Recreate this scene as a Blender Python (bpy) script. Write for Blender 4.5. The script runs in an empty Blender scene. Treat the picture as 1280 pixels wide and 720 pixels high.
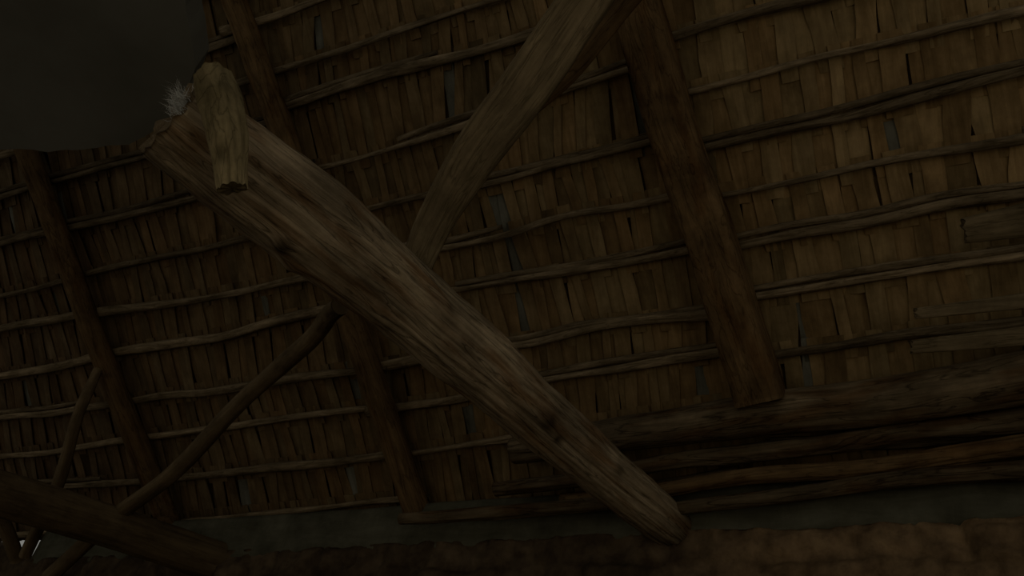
import bpy, math, random
from mathutils import Vector, Matrix, noise
random.seed(7)
F=1100.0
# ---------------------------------------------------------------- frame
n_c=Vector((1,-.36,(640+1900-.36*(360-780))/F)).normalized()
X_c=-(Vector((-1900-640,780-360,F)).normalized())
X_c=(X_c-n_c*X_c.dot(n_c)).normalized()
U_c=X_c.cross(n_c)
if U_c.y>0: U_c=-U_c
P=math.radians(40)
Z_c=(U_c*math.sin(P)+n_c*math.cos(P)).normalized()
Y_c=Z_c.cross(X_c)
C=Vector((0,0,1.6))
D=2.5
def to_world(v): return Vector((X_c.dot(v),Y_c.dot(v),Z_c.dot(v)))
def ray(x,y): return to_world(Vector(((x-640)/F,(y-360)/F,1)))
N=Vector((0,math.sin(P),math.cos(P))); U=Vector((0,-math.cos(P),math.sin(P)))
def roof(x,y,off=0):
    r=ray(x,y); return C+r*((D-off)/r.dot(N))
def at(x,y,z): return C+ray(x,y)*z
def onY(x,y,Y):
    r=ray(x,y); return C+r*(Y/r.y)
def st(p): q=p-C; return q.x,q.dot(U)
def RP(s,t,off=0): return C+N*(D-off)+Vector((s,0,0))+U*t
def lp(pts,x,ext=True):
    if x<=pts[0][0]: return pts[0][1]
    if x>=pts[-1][0]: return pts[-1][1]
    for a,b in zip(pts,pts[1:]):
        if a[0]<=x<=b[0]:
            k=(x-a[0])/max(1e-9,b[0]-a[0]); return a[1]*(1-k)+b[1]*k
fb=lambda v,o=4: noise.fractal(v,1.0,2.0,o)

# ---------------------------------------------------------------- materials
def wood_mat(name,dark,light,gs=(60,60,5),bump=.5,lo=.34,hi=.66,crack=0.0,red=0.0):
    m=bpy.data.materials.new(name); m.use_nodes=True
    nt=m.node_tree; nd=nt.nodes; L=nt.links; b=nd["Principled BSDF"]
    b.inputs["Roughness"].default_value=1.0
    b.inputs["Specular IOR Level"].default_value=.05
    a=nd.new("ShaderNodeAttribute"); a.attribute_name="grain"
    mp=nd.new("ShaderNodeMapping"); mp.inputs["Scale"].default_value=gs
    L.new(a.outputs["Vector"],mp.inputs["Vector"])
    n1=nd.new("ShaderNodeTexNoise"); n1.inputs["Scale"].default_value=1; n1.inputs["Detail"].default_value=8; n1.inputs["Roughness"].default_value=.7
    n1.inputs["Distortion"].default_value=.5
    L.new(mp.outputs[0],n1.inputs["Vector"])
    r=nd.new("ShaderNodeValToRGB"); r.color_ramp.elements[0].position=lo; r.color_ramp.elements[1].position=hi
    r.color_ramp.elements[0].color=(*dark,1); r.color_ramp.elements[1].color=(*light,1)
    L.new(n1.outputs["Fac"],r.inputs[0])
    n2=nd.new("ShaderNodeTexNoise"); n2.inputs["Scale"].default_value=7; n2.inputs["Detail"].default_value=6; n2.inputs["Roughness"].default_value=.65
    L.new(a.outputs["Vector"],n2.inputs["Vector"])
    mr=nd.new("ShaderNodeMapRange"); mr.inputs[1].default_value=.3; mr.inputs[2].default_value=.7; mr.inputs[3].default_value=.6; mr.inputs[4].default_value=1.22
    L.new(n2.outputs["Fac"],mr.inputs[0])
    mx=nd.new("ShaderNodeMix"); mx.data_type='RGBA'; mx.blend_type='MULTIPLY'; mx.inputs[0].default_value=1
    L.new(r.outputs[0],mx.inputs[6]); L.new(mr.outputs[0],mx.inputs[7])
    t=nd.new("ShaderNodeAttribute"); t.attribute_name="tint"
    m2=nd.new("ShaderNodeMix"); m2.data_type='RGBA'; m2.blend_type='MULTIPLY'; m2.inputs[0].default_value=1
    L.new(mx.outputs[2],m2.inputs[6]); L.new(t.outputs["Color"],m2.inputs[7])
    out=m2.outputs[2]
    hgt=n1.outputs["Fac"]
    if red:
        n4=nd.new("ShaderNodeTexNoise"); n4.inputs["Scale"].default_value=1; n4.inputs["Detail"].default_value=5
        mp4=nd.new("ShaderNodeMapping"); mp4.inputs["Scale"].default_value=(22,22,5); mp4.inputs["Location"].default_value=(5,3,1)
        L.new(a.outputs["Vector"],mp4.inputs["Vector"]); L.new(mp4.outputs[0],n4.inputs["Vector"])
        r4=nd.new("ShaderNodeMapRange"); r4.inputs[1].default_value=.50; r4.inputs[2].default_value=.64; r4.inputs[3].default_value=0; r4.inputs[4].default_value=red
        L.new(n4.outputs["Fac"],r4.inputs[0])
        m4=nd.new("ShaderNodeMix"); m4.data_type='RGBA'; m4.blend_type='MULTIPLY'; L.new(r4.outputs[0],m4.inputs[0])
        L.new(out,m4.inputs[6]); m4.inputs[7].default_value=(.66,.50,.40,1); out=m4.outputs[2]
    if crack:
        mp2=nd.new("ShaderNodeMapping"); mp2.inputs["Scale"].default_value=(gs[0]*.6,gs[1]*.6,gs[2]*.7); L.new(a.outputs["Vector"],mp2.inputs["Vector"])
        v=nd.new("ShaderNodeTexNoise"); v.inputs["Scale"].default_value=1; v.inputs["Detail"].default_value=4; v.inputs["Distortion"].default_value=.8
        L.new(mp2.outputs[0],v.inputs["Vector"])
        s=nd.new("ShaderNodeMath"); s.operation='SUBTRACT'; s.inputs[1].default_value=.5; L.new(v.outputs["Fac"],s.inputs[0])
        ab=nd.new("ShaderNodeMath"); ab.operation='ABSOLUTE'; L.new(s.outputs[0],ab.inputs[0])
        r3=nd.new("ShaderNodeMapRange"); r3.inputs[1].default_value=.002; r3.inputs[2].default_value=.022; r3.inputs[3].default_value=1-crack; r3.inputs[4].default_value=1
        L.new(ab.outputs[0],r3.inputs[0])
        m3=nd.new("ShaderNodeMix"); m3.data_type='RGBA'; m3.blend_type='MULTIPLY'; m3.inputs[0].default_value=1
        L.new(out,m3.inputs[6]); L.new(r3.outputs[0],m3.inputs[7]); out=m3.outputs[2]
        ad=nd.new("ShaderNodeMath"); ad.operation='ADD'; L.new(hgt,ad.inputs[0]); L.new(r3.outputs[0],ad.inputs[1]); hgt=ad.outputs[0]
    L.new(out,b.inputs["Base Color"])
    bp=nd.new("ShaderNodeBump"); bp.inputs["Strength"].default_value=bump; bp.inputs["Distance"].default_value=.004
    L.new(hgt,bp.inputs["Height"]); L.new(bp.outputs[0],b.inputs["Normal"])
    return m
def plain_mat(name,c1,c2,scale=6,bump=.4,rough=.95,dist=.01):
    m=bpy.data.materials.new(name); m.use_nodes=True
    nt=m.node_tree; nd=nt.nodes; L=nt.links; b=nd["Principled BSDF"]
    b.inputs["Roughness"].default_value=rough; b.inputs["Specular IOR Level"].default_value=.1
    tc=nd.new("ShaderNodeTexCoord")
    n1=nd.new("ShaderNodeTexNoise"); n1.inputs["Scale"].default_value=scale; n1.inputs["Detail"].default_value=8; n1.inputs["Roughness"].default_value=.6
    L.new(tc.outputs["Object"],n1.inputs["Vector"])
    r=nd.new("ShaderNodeValToRGB"); r.color_ramp.elements[0].position=.33; r.color_ramp.elements[1].position=.67
    r.color_ramp.elements[0].color=(*c1,1); r.color_ramp.elements[1].color=(*c2,1)
    L.new(n1.outputs["Fac"],r.inputs[0])
    t=nd.new("ShaderNodeAttribute"); t.attribute_name="tint"
    m2=nd.new("ShaderNodeMix"); m2.data_type='RGBA'; m2.blend_type='MULTIPLY'; m2.inputs[0].default_value=1
    L.new(r.outputs[0],m2.inputs[6]); L.new(t.outputs["Color"],m2.inputs[7])
    L.new(m2.outputs[2],b.inputs["Base Color"])
    bp=nd.new("ShaderNodeBump"); bp.inputs["Strength"].default_value=bump; bp.inputs["Distance"].default_value=dist
    L.new(n1.outputs["Fac"],bp.inputs["Height"]); L.new(bp.outputs[0],b.inputs["Normal"])
    return m
M_tie=wood_mat("weathered_log",(.175,.135,.085),(.345,.275,.175),(75,75,5),.5,.36,.64,crack=.45,red=.75)
M_brace=wood_mat("hewn_plank",(.12,.093,.053),(.20,.155,.09),(70,70,5),.5,crack=.3)
M_raft=wood_mat("rafter_wood",(.10,.066,.035),(.185,.122,.062),(60,60,6),.5,crack=.35,red=.5)
M_pole=wood_mat("pole_wood",(.095,.07,.04),(.165,.122,.07),(60,60,7),.5)
M_bat=wood_mat("batten_wood",(.11,.083,.048),(.27,.21,.13),(90,90,8),.6,crack=.3)
M_slat=wood_mat("shingle_wood",(.66,.64,.62),(1,1,1),(45,5,45),.22)
M_plate=wood_mat("plate_wood",(.08,.062,.038),(.165,.125,.075),(50,50,5),.6,crack=.45,red=.7)
M_peg=wood_mat("peg_wood",(.17,.14,.075),(.30,.245,.135),(40,40,14),.6,crack=.3)
M_band=wood_mat("grey_beam_wood",(.08,.077,.052),(.115,.112,.078),(30,30,4),.4)
M_plaster=plain_mat("plaster",(.118,.115,.092),(.15,.147,.12),4,.35)
M_adobe=plain_mat("adobe",(.095,.064,.037),(.215,.148,.082),16,.7,dist=.018)
M_block=plain_mat("leak_block_dark",(.05,.04,.028),(.08,.065,.045),14,.5)
M_earth=plain_mat("earth_floor",(.16,.12,.08),(.24,.18,.12),3,.4)
M_fib=plain_mat("fibre",(.42,.42,.38),(.55,.55,.5),3,0)

def mk(name,V,Fc,mat,grain=None,tint=None,smooth=True):
    me=bpy.data.meshes.new(name); me.from_pydata([tuple(v) for v in V],[],Fc); me.update()
    if grain:
        a=me.attributes.new("grain",'FLOAT_VECTOR','POINT'); a.data.foreach_set("vector",[c for g in grain for c in g])
    if tint is None: tint=[(1,1,1)]*len(V)
    a=me.attributes.new("tint",'FLOAT_COLOR','POINT'); a.data.foreach_set("color",[c for g in tint for c in (g[0],g[1],g[2],1)])
    if smooth: me.polygons.foreach_set("use_smooth",[True]*len(me.polygons))
    me.materials.append(mat)
    o=bpy.data.objects.new(name,me); bpy.context.collection.objects.link(o); return o

def catmull(pts,k):
    n=len(pts)-1; x=k*n; i=min(int(x),n-1); f=x-i
    p1,p2=pts[i],pts[i+1]; p0=pts[i-1] if i>0 else p1*2-p2; p3=pts[i+2] if i+2<=n else p2*2-p1
    return .5*((2*p1)+(p2-p0)*f+(2*p0-5*p1+4*p2-p3)*f*f+(3*p1-p0-3*p2+p3)*f**3)
def timber(name,pts,radii,mat,nseg=16,step=.03,sq=2.0,asp=1.0,rough=.08,groove=.0,wob=.0,seed=0,ref=None,knots=(),tintf=None,endrough=.0):
    pts=[Vector(p) for p in pts]
    L=sum((b-a).length for a,b in zip(pts,pts[1:])); nl=max(4,int(L/step))
    V=[];G=[];T=[];Fc=[]
    ref=Vector(ref) if ref else N
    sv=Vector((seed*3.17,seed*1.71,seed*2.33))
    for i in range(nl+1):
        k=i/nl
        c=catmull(pts,k); tg=(catmull(pts,min(1,k+.01))-catmull(pts,max(0,k-.01))).normalized()
        A=(ref-tg*ref.dot(tg)).normalized(); B=tg.cross(A)
        r=lp([(j/(len(radii)-1),q) for j,q in enumerate(radii)],k)
        z=k*L
        if wob:
            c=c+A*wob*noise.noise(Vector((z*2.5,0,0))+sv)+B*wob*noise.noise(Vector((z*2.5,7,0))+sv)
        for j in range(nseg):
            th=2*math.pi*j/nseg; ca,sa=math.cos(th),math.sin(th)
            rr=r/((abs(ca)**sq+abs(sa)**sq)**(1/sq))
            q=Vector((ca*1.2,sa*1.2,z*4))+sv
            rr*=1+rough*fb(q,4)
            if groove:
                g=noise.noise(Vector((ca*r*75,sa*r*75,z*2.2))+sv); rr-=groove*max(0,g)*1.6
                g=noise.noise(Vector((ca*r*200,sa*r*200,z*4))+sv); rr-=groove*.4*g
            tc=Vector((1,1,1))
            for (kk,kth,kr,kh,kd) in knots:
                dth=(th-kth+math.pi)%(2*math.pi)-math.pi
                d=math.hypot((z-kk*L),dth*r)/kr
                if d<1.6:
                    w=math.exp(-d*d*2.2); rr+=kh*w; tc=tc*(1-kd*w)
            e=0
            if endrough and (i==0 or i==nl): e=endrough*noise.noise(q*3)
            V.append(c+A*(ca*rr*asp)+B*(sa*rr)+tg*e); G.append(Vector((ca*r,sa*r,z))+sv)
            if tintf: tc=tc*tintf(k,th)
            T.append(tc)
        if i:
            a=(i-1)*nseg; b=i*nseg
            for j in range(nseg):
                j2=(j+1)%nseg; Fc.append((a+j,a+j2,b+j2,b+j))
    for end in (0,nl):
        base=end*nseg; cen=sum((V[base+j] for j in range(nseg)),Vector())/nseg
        ring=[]
        for f in (.85,.5):
            st0=len(V)
            for j in range(nseg):
                V.append(cen.lerp(V[base+j],f)+ (V[base+j]-cen)*.05*noise.noise(V[base+j]*30)); G.append(G[base+j]*1.0*f+Vector((0,0,j*.01))); T.append(T[base+j])
            ring.append(st0)
        V.append(cen); G.append(G[base]); T.append(T[base]*.8); ci=len(V)-1
        rs=[base]+ring
        for a,b in zip(rs,rs[1:]):
            for j in range(nseg):
                j2=(j+1)%nseg; f=(a+j,b+j,b+j2,a+j2); Fc.append(f if end==nl else f[::-1])
        for j in range(nseg):
            j2=(j+1)%nseg; f=(rs[-1]+j,ci,rs[-1]+j2); Fc.append(f if end==nl else f[::-1])
    return mk(name,V,Fc,mat,G,T)

# ---------------------------------------------------------------- rafters
raf_px={'L':[(28,175),(75,300),(118,420),(190,600),(215,665)],
        'M':[(285,-20),(340,130),(395,285),(450,430),(525,650)],
        'R':[(776,-60),(841,160),(892,310),(951,497)]}
for key,r,sq,asp,off,tt,sd in (('L',.040,2.3,1,.06,.85,2),('M',.041,2.4,1,.06,1.0,3),('R',.062,9,1.0,.085,1.0,4)):
    pp=raf_px[key]; w=[roof(x,y,off) for x,y in pp]
    d=(w[0]-w[1]).normalized()
    w=[w[0]+d*.9]+w
    f=(lambda k,th,tt=tt:tt)
    timber("rafter",w,[r*.92,r,r*1.0,r*1.06],M_raft,nseg=36,step=.02,sq=sq,asp=asp,rough=.05,groove=.003,seed=sd,tintf=f)
for s in (-4.15,1.05):
    timber("rafter",[RP(s,1.75,.06),RP(s,.3,.06),RP(s,-1.1,.06)],[.045,.05,.05],M_raft,nseg=20,step=.04,rough=.08,seed=int(s*3+20))

# ---------------------------------------------------------------- battens
secA=[[(0,140),(240,68),(300,48)],[(0,195),(240,125),(320,100)],
 [(0,250),(90,222),(170,200),(345,152)],[(0,305),(100,285),(230,250),(380,213)],
 [(0,370),(100,345),(300,300),(410,270)],[(0,412),(125,390),(260,370),(370,350),(430,337)],
 [(0,470),(110,450),(140,441),(270,420),(400,388),(440,380)],[(0,522),(170,500),(440,462),(470,457)],
 [(0,572),(190,545),(470,508)],[(0,612),(220,598),(490,566)],[(0,668),(250,648),(520,622)]]
secB=[[(300,35),(480,-22)],[(330,95),(420,66),(500,40),(620,0)],[(350,137),(440,105),(510,86),(680,40),(790,2)],
 [(385,213),(480,190),(590,155),(700,115),(800,80)],[(430,268),(530,245),(640,225),(740,195),(835,172)],
 [(440,328),(550,310),(640,290),(700,270),(780,258),(858,238)],[(460,385),(550,365),(640,352),(730,335),(800,325),(868,308)],
 [(470,460),(620,430),(700,423),(750,405),(820,400),(888,395)],[(480,512),(560,500),(660,476),(790,457),(900,438)],
 [(500,568),(640,546),(900,505)],[(515,648),(600,640),(730,620),(900,590)]]
secC=[[(825,-25),(1000,-72)],[(840,46),(930,22),(1040,-5)],[(862,114),(950,95),(1050,68),(1150,45),(1280,15)],
 [(880,187),(980,160),(1080,142),(1180,112),(1280,90)],[(895,243),(1000,228),(1100,205),(1280,174)],
 [(915,308),(1000,292),(1100,275),(1200,250),(1280,240)],[(940,372),(1050,355),(1150,335),(1280,318)],
 [(965,442),(1080,430),(1160,412),(1280,400)],[(985,505),(1280,462)]]
rs={k:[st(roof(x,y)) for x,y in v] for k,v in raf_px.items()}
def raf_s(key,t):
    q=sorted([(b,a) for a,b in rs[key]]); return lp(q,t)
sections=[]
bi=0
for si,(sec,s0,s1) in enumerate(((secA,-4.5,None),(secB,None,None),(secC,None,1.5))):
    lines=[]
    for ln in sec:
        q=[st(roof(x,y)) for x,y in ln]; q.sort()
        if s0 is not None: q=[(s0,q[0][1])]+q
        if s1 is not None: q=q+[(s1,q[-1][1])]
        lines.append(q)
    top=lines[0]
    for k in range(1,8):
        q=[(s,(top[0][1]*.5+top[-1][1]*.5)+.155*k) for s,t in (top[0],top[-1])]
        if q[0][1]<1.75: lines.insert(0,q)
    bot=lines[-1]; m=sum(t for s,t in bot)/len(bot)
    k=1
    while m-.14*k>-1.2:
        lines.append([(bot[0][0],m-.14*k),(bot[-1][0],m-.14*k)]); k+=1
    sections.append(lines)
    for q in lines:
        pts=[]
        a,b=q[0][0]-.06,q[-1][0]+.06
        nn=max(3,int((b-a)/.2)); off=.014+random.uniform(-.004,.008)
        for i in range(nn+1):
            s=a+(b-a)*i/nn
            pts.append(RP(s,lp(q,s)+random.uniform(-.004,.004),off))
        bi+=1
        br=random.choice([.8,.95,1.05,1.15,1.35])*(.85 if si==0 else 1)
        r=random.uniform(.011,.018)
        timber("roof_batten",pts,[r*random.uniform(.7,1.1) for _ in range(6)],M_bat,nseg=16,step=.010,sq=2.6,asp=.75,rough=.26,groove=.004,wob=.008,seed=bi,tintf=lambda k,th,br=br:br)
        if random.random()<.5:
            j=random.randint(0,1); h=len(pts)//2
            pp=[p+U*random.uniform(.018,.026) for p in (pts[:h+1] if j else pts[h-1:])]
            if len(pp)>2: timber("roof_batten",pp,[.008,.011,.007],M_bat,nseg=10,step=.02,sq=2.6,asp=.7,rough=.2,wob=.008,seed=bi+90,tintf=lambda k,th,br=br:br*.8)

# ---------------------------------------------------------------- shingles
def in_hole(s,t):
    return -3.95<s<-3.30 and t<-.80
V=[];Fc=[];G=[];T=[]
def slat(s,t0,t1,w,off,tint,skew,taper=0):
    base=len(V); nl=7; sd=random.random()*50
    cup=random.uniform(-.002,.003); tw=random.uniform(-.004,.004); lift=random.uniform(0,.004)
    for i in range(nl):
        k=i/(nl-1); t=t0+(t1-t0)*k
        c=s+skew*(k-.5)*(t1-t0)+.004*noise.noise(Vector((sd,k*2,0)))
        tp_=1+taper*(k-.5)
        el=w*.5*tp_*(1+.15*noise.noise(Vector((sd+9,k*3,1)))) ; er=w*.5*tp_*(1+.15*noise.noise(Vector((sd+3,k*3,5))))
        for j,u in enumerate((-el,0,er)):
            o=off-(cup if j!=1 else 0)-tw*(j-1)*(k-.5)*2-lift*(1-k)
            V.append(RP(c+u,t+(.004*noise.noise(Vector((sd,j,4))) if i in(0,nl-1) else 0),o)); G.append((c+u+sd,t+sd,sd)); T.append(tint)
    for i in range(nl-1):
        for j in range(2):
            a=base+i*3+j; Fc.append((a,a+1,a+4,a+3))
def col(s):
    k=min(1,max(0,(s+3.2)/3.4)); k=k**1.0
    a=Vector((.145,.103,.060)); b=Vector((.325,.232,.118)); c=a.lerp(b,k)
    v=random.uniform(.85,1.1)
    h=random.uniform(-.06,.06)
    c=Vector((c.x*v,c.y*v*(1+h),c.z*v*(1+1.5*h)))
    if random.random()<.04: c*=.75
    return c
grey=[st(roof(x,y)) for x,y in [(790,110),(640,335),(650,370),(1003,400),(1012,450),(560,100),(930,75),(300,600),(400,30),(440,480),(620,250),(330,385),(870,480),(430,590),(590,525)]]
for si,lines in enumerate(sections):
    s=-4.5 if si==0 else (-3.2 if si==1 else -1.4)
    smax=1.5
    W0=(.036,.038,.048)[si]
    for li in range(len(lines)-1):
        x=s+random.uniform(0,.04); up=lines[li]; lo=lines[li+1]; par=0
        while x<smax:
            w=W0*random.choice([.65,.8,.95,1.0,1.1,1.3])
            tu=lp(up,x); tl=lp(lo,x); tm=(tu+tl)/2
            lo_s=-9 if si==0 else raf_s('M' if si==1 else 'R',tm)
            hi_s=raf_s('M',tm) if si==0 else (raf_s('R',tm) if si==1 else 9)
            if lo_s<=x<hi_s and tu-tl>.02 and not in_hole(x,tm):
                par^=1
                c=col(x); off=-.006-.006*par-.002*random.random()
                skew=random.gauss(.02,.05)
                if si<2: skew+=.3*noise.noise(Vector((x*1.6,tm*3,3)))
                isg=any(abs(g[0]-x)<.02 and abs(g[1]-tm)<.075 for g in grey) or random.random()<.003
                if isg: c=Vector((.185,.182,.14)); off=-.016; w=min(w,.036)
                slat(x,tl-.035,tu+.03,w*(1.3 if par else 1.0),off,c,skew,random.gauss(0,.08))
            x+=w*.985
# upper layer
t=-1.2
while t<1.8:
    x=-4.5
    while x<1.5:
        w=random.uniform(.05,.09)
        if not in_hole(x,t+.08):
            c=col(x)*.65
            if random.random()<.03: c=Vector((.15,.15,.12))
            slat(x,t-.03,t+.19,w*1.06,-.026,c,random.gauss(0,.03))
        x+=w
    t+=.16
o=mk("roof_shingles",V,Fc,M_slat,G,T,smooth=False)
so=o.modifiers.new("Solidify",'SOLIDIFY'); so.thickness=.0035; so.offset=0
# added solid sheet above the shingles, stops world light leaking through gaps
V=[];Fc=[];ns,ntt=60,32
for i in range(ns+1):
    for j in range(ntt+1):
        s=-4.6+6.2*i/ns; t=-1.3+3.2*j/ntt; V.append(RP(s,t,-.055-.01*noise.noise(Vector((s*5,t*5,0)))))
for i in range(ns):
    for j in range(ntt):
        s=-4.6+6.2*(i+.5)/ns; t=-1.3+3.2*(j+.5)/ntt
        if in_hole(s,t): continue
        a=i*(ntt+1)+j; Fc.append((a,a+1,a+ntt+2,a+ntt+1))
o=mk("roof_leak_block",V,Fc,M_block); so=o.modifiers.new("Solidify",'SOLIDIFY'); so.thickness=.03; so.offset=1

# ---------------------------------------------------------------- main tie beam
far=onY(850,671,2.25); Zf=(far-C).length/ray(850,671).length
def tb(x,y):
    k=(850-x)/(850-215); return at(x,y,1/((1/Zf)+k*(1/1.70-1/Zf)))
tp=[tb(214,146),tb(300,212),tb(385,277),tb(500,370),tb(650,500),tb(775,606),tb(850,671)]
view=(tb(500,368)-C).normalized()
def rad(px,i): return px*.5*((tp[i]-C).dot(to_world(Vector((0,0,1)))))/F
rr=[rad(w,i) for i,w in enumerate([114,126,120,103,83,66,52])]
R2=[]
Ltot=sum((b-a).length for a,b in zip(tp,tp[1:]))
acc=[0]
for a,b in zip(tp,tp[1:]): acc.append(acc[-1]+(b-a).length/Ltot)
pts=[]
for i in range(25):
    k=i/24; j=max(q for q in range(len(acc)) if acc[q]<=k+1e-9); j=min(j,len(acc)-2); f=(k-acc[j])/(acc[j+1]-acc[j])
    pts.append(tp[j].lerp(tp[j+1],f)); R2.append(rr[j]*(1-f)+rr[j+1]*f)
ref=-view
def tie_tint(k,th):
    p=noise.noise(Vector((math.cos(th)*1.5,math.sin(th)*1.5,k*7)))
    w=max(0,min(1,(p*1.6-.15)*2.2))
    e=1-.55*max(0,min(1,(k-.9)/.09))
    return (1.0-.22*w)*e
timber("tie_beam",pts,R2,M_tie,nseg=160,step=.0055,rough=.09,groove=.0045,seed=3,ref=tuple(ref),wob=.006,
  knots=[(.175,.75,.032,.012,.75),(.62,-.1,.03,.010,.5),(.78,-.4,.025,.008,.5),(.21,1.3,.05,.012,.0),(.4,-.7,.02,-.004,.4),(.66,.2,.018,-.008,.7)],endrough=.02,tintf=tie_tint)
timber("wooden_peg",[at(266,95,1.60),at(280,150,1.565),at(290,236,1.535)],[.034,.038,.036,.027],M_peg,nseg=56,step=.005,rough=.2,groove=.003,seed=12,ref=tuple(ref),
  knots=[(.8,.4,.02,-.006,.5),(.3,-.5,.02,.006,.3)],tintf=lambda k,th:(.75+.35*k),endrough=.006)
# frayed fibres
V=[];Fc=[]
o0=at(228,134,1.65)
cr=to_world(Vector((1,0,0))); cd=to_world(Vector((0,1,0)))
for i in range(420):
    a=random.gauss(-2.4,.45); L=random.uniform(.010,.032); p=o0+cr*random.gauss(0,.009)+cd*random.gauss(0,.014)+view*random.gauss(0,.01)
    d=cr*math.cos(a)+cd*math.sin(a)+view*random.gauss(0,.4); s=Vector((random.gauss(0,1),random.gauss(0,1),random.gauss(0,1))).normalized()*.0004
    b=len(V); q=p+d*L*.6; e=p+d*L+Vector((random.gauss(0,.005),random.gauss(0,.005),random.gauss(0,.005)))
    V+= [p-s,p+s,q-s,q+s,e]; Fc+=[(b,b+1,b+3,b+2),(b+2,b+3,b+4)]
mk("frayed_fibre_tuft",V,Fc,M_fib)

# ---------------------------------------------------------------- braces
ax=to_world(Vector((0,0,1)))
timber("brace_plank",[at(800,-95,1.98),at(735,-5,2.0),at(658,108,2.02),at(592,195,2.05),at(545,275,2.08),at(512,350,2.08)],[.050,.056,.060,.055,.044,.036],M_brace,nseg=48,step=.008,sq=4.5,asp=.42,rough=.07,groove=.0025,seed=21,ref=tuple(ax),tintf=lambda k,th:1.05)
timber("brace_pole",[at(850,-75,2.12),at(780,8,2.14),at(715,85,2.15),at(650,145,2.17),at(590,225,2.2)],[.025,.025,.028,.022],M_raft,nseg=24,step=.012,rough=.12,groove=.002,seed=22)
timber("brace_pole",[at(425,378,2.25),at(395,412,2.4),at(330,478,2.55),at(240,565,2.75),at(150,640,2.95),at(60,722,3.1)],[.024,.025,.026,.027],M_pole,nseg=24,step=.012,rough=.1,groove=.0015,wob=.02,seed=23)
timber("brace_pole",[roof(122,462,.12),at(100,520,3.15),at(68,605,3.2),at(30,695,3.25)],[.017,.022,.022],M_pole,nseg=20,step=.015,rough=.12,wob=.02,seed=24)
timber("brace_pole",[at(-15,620,3.2),at(5,655,3.25),at(22,700,3.3)],[.026,.026],M_pole,nseg=20,step=.015,rough=.1,seed=25)
timber("tie_beam",[at(-150,570,2.55),at(0,617,2.75),at(150,662,2.95),at(330,722,3.17)],[.072,.07,.066],M_pole,nseg=64,step=.012,rough=.07,groove=.003,seed=31,ref=tuple(ax),tintf=lambda k,th:.8)

# ---------------------------------------------------------------- eave timbers
def logY(name,a,b,Ya,Yb,r,mat,seed,tint=1,**k):
    p,q=onY(*a,Ya),onY(*b,Yb)
    m=[p.lerp(q,i/5) for i in range(6)]
    return timber(name,m,r,mat,nseg=56,step=.012,groove=.003,seed=seed,tintf=lambda kk,th:tint,**k)
logY("wall_plate",(640,563),(1420,452),2.06,2.00,[.040,.054,.062,.064],M_plate,41,1.2,rough=.08,wob=.015)
logY("eave_pole",(620,612),(1420,503),2.12,2.08,[.022,.026,.030],M_plate,42,.9,rough=.14,wob=.02)
logY("eave_pole",(700,622),(1420,545),2.14,2.12,[.020,.024,.030],M_raft,43,1.1,rough=.16,wob=.02)
logY("eave_pole",(820,640),(1420,572),2.15,2.15,[.018,.022,.026],M_plate,44,.8,rough=.16,wob=.02)
logY("eave_pole",(500,652),(760,628),2.14,2.14,[.018,.022,.018],M_plate,45,.9,rough=.16,wob=.02)
def board(a,b,za,zb,w,seed,tint):
    timber("broken_board",[at(*a,za),at((a[0]+b[0])/2,(a[1]+b[1])/2,(za+zb)/2),at(*b,zb)],[w*.8,w,w],M_brace,nseg=28,step=.01,sq=4,asp=.3,rough=.1,groove=.002,seed=seed,ref=tuple(ax),endrough=.012,tintf=lambda k,th:Vector((1.02,.95,.85))*tint)
def vec_fix(): pass
_old=timber
def board(a,b,za,zb,w,seed,tint):
    _old("broken_board",[at(*a,za),at((a[0]+b[0])/2,(a[1]+b[1])/2,(za+zb)/2),at(*b,zb)],[w*.7,w,w*.95],M_brace,nseg=28,step=.01,sq=3,asp=.3,rough=.14,groove=.002,seed=seed,ref=tuple(ax),endrough=.012,tintf=lambda k,th:tint)
board((1205,288),(1420,250),2.08,1.98,.042,51,.9)
board((1145,392),(1420,360),2.10,2.0,.019,52,1.1)
board((1140,434),(1420,407),2.1,2.0,.024,53,.9)

# ---------------------------------------------------------------- wall
Yw=2.20
timber("grey_header_beam",[Vector((-3.25,Yw+.06,2.845)),Vector((-1,Yw+.06,2.862)),Vector((1.6,Yw+.06,2.885))],[.062,.064,.062],M_band,nseg=48,step=.03,sq=8,asp=1.35,rough=.05,groove=.0015,seed=61,ref=(0,0,1))
V=[];Fc=[];T=[];xs=[-4.6+i*.010 for i in range(622)]; zs=[0,.8,1.6,2.1]+[2.3+i*.009 for i in range(56)]
bh=.10; bw=.15
for x in xs:
    for z in zs:
        row=math.floor(z/bh+.5*noise.noise(Vector((x*2.5,0,3))))
        xx=x+(row%2)*bw*.45+.12*noise.noise(Vector((row*3.3,x*3,0)))+.03*noise.noise(Vector((x*8,z*8,2)))
        fx=(xx/bw)%1; fz=(z/bh+.5*noise.noise(Vector((x*2.5,0,3))))%1
        e=min(fx,1-fx)*bw; e2=min(fz,1-fz)*bh
        m=min(1,min(e,e2)/.02)**.7
        f=fb(Vector((x*11,z*14,1)),5); bn=noise.noise(Vector((math.floor(xx/bw)*1.37,row*2.11,.5)))
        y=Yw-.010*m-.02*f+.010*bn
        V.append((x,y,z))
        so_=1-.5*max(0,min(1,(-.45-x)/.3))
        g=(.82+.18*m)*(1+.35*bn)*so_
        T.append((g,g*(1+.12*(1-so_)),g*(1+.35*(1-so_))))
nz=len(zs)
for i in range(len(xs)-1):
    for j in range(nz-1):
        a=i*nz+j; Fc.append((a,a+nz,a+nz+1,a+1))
o=mk("wall_back",V,Fc,M_adobe,None,T); so=o.modifiers.new("Solidify",'SOLIDIFY'); so.thickness=.25; so.offset=-1
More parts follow.
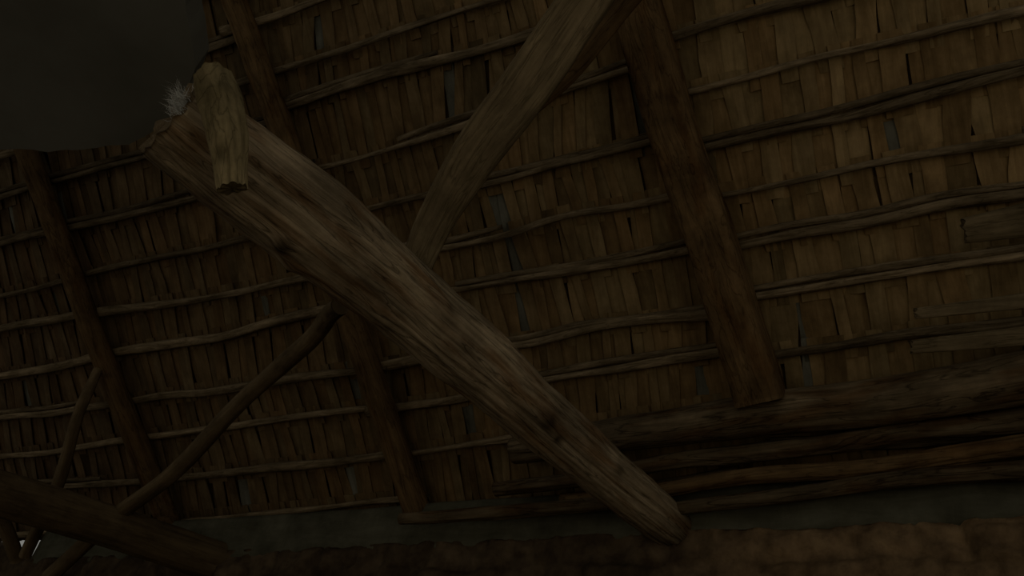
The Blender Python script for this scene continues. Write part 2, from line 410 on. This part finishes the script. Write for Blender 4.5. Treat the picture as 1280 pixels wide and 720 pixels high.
mk("floor",[(-5,-3.5,0),(2.5,-3.5,0),(2.5,2.5,0),(-5,2.5,0),(-5,-3.5,-.1),(2.5,-3.5,-.1),(2.5,2.5,-.1),(-5,2.5,-.1)],[(0,1,2,3),(7,6,5,4),(0,4,5,1),(1,5,6,2),(2,6,7,3),(3,7,4,0)],M_earth,smooth=False)

# ---------------------------------------------------------------- plaster loft ceiling
zc=2.99
def onZ(x,y,z):
    r=ray(x,y); return C+r*((z-C.z)/r.z)
out=[(-500,-420),(212,-420),(222,-60),(232,0),(240,50),(243,85),(236,115),(218,142),(192,165),(160,180),(120,187),(60,188),(0,185),(-200,178),(-500,165)]
fine=[]
for i,(a,b) in enumerate(zip(out,out[1:]+out[:1])):
    n_=max(1,int(math.hypot(b[0]-a[0],b[1]-a[1])/10)) if 0<i<13 else 1
    for q in range(n_):
        f=q/n_; x=a[0]*(1-f)+b[0]*f; y=a[1]*(1-f)+b[1]*f
        fine.append((x+4*noise.noise(Vector((x*.04,y*.04,0))),y+4*noise.noise(Vector((x*.04,y*.04,5)))))
sp=[onZ(x,y,zc) for x,y in fine]; nb=len(sp)
V=[Vector(p) for p in sp]+[p+Vector((0,0,.07)) for p in sp]
Fc=[tuple(range(nb)),tuple(range(2*nb-1,nb-1,-1))]+[(i,(i+1)%nb,(i+1)%nb+nb,i+nb) for i in range(nb)]
o=mk("ceiling",V,Fc,M_plaster,smooth=False)

# ---------------------------------------------------------------- light, world, camera
w=bpy.data.worlds.new("World"); bpy.context.scene.world=w; w.use_nodes=True
bg=w.node_tree.nodes["Background"]; bg.inputs[0].default_value=(.96,.95,.87,1); bg.inputs[1].default_value=.185
def area(name,loc,tgt,size,power,color):
    l=bpy.data.lights.new(name,'AREA'); l.size=size; l.energy=power; l.color=color
    o=bpy.data.objects.new(name,l); bpy.context.collection.objects.link(o); o.location=loc
    o.rotation_euler=(Vector(tgt)-Vector(loc)).to_track_quat('-Z','Y').to_euler()
area("right_fill",(2.3,-1.2,1.2),(-.6,1.2,3.2),1.5,6.5,(1,.87,.64))  # added area light aimed at the roof from the right; no doorway modelled
area("bounce_fill",(-.8,-2.2,.5),(-.8,1.2,3.2),1.8,6.0,(1,.89,.68))  # added low light pointing up, stands in for floor bounce; no window there
cam=bpy.data.cameras.new("Camera"); cam.sensor_width=36; cam.lens=36*F/1280; cam.clip_start=.01
co=bpy.data.objects.new("Camera",cam); bpy.context.collection.objects.link(co)
r_=to_world(Vector((1,0,0))); d_=to_world(Vector((0,1,0))); f_=to_world(Vector((0,0,1)))
m=Matrix(((r_.x,-d_.x,-f_.x,C.x),(r_.y,-d_.y,-f_.y,C.y),(r_.z,-d_.z,-f_.z,C.z),(0,0,0,1)))
co.matrix_world=m
bpy.context.scene.camera=co
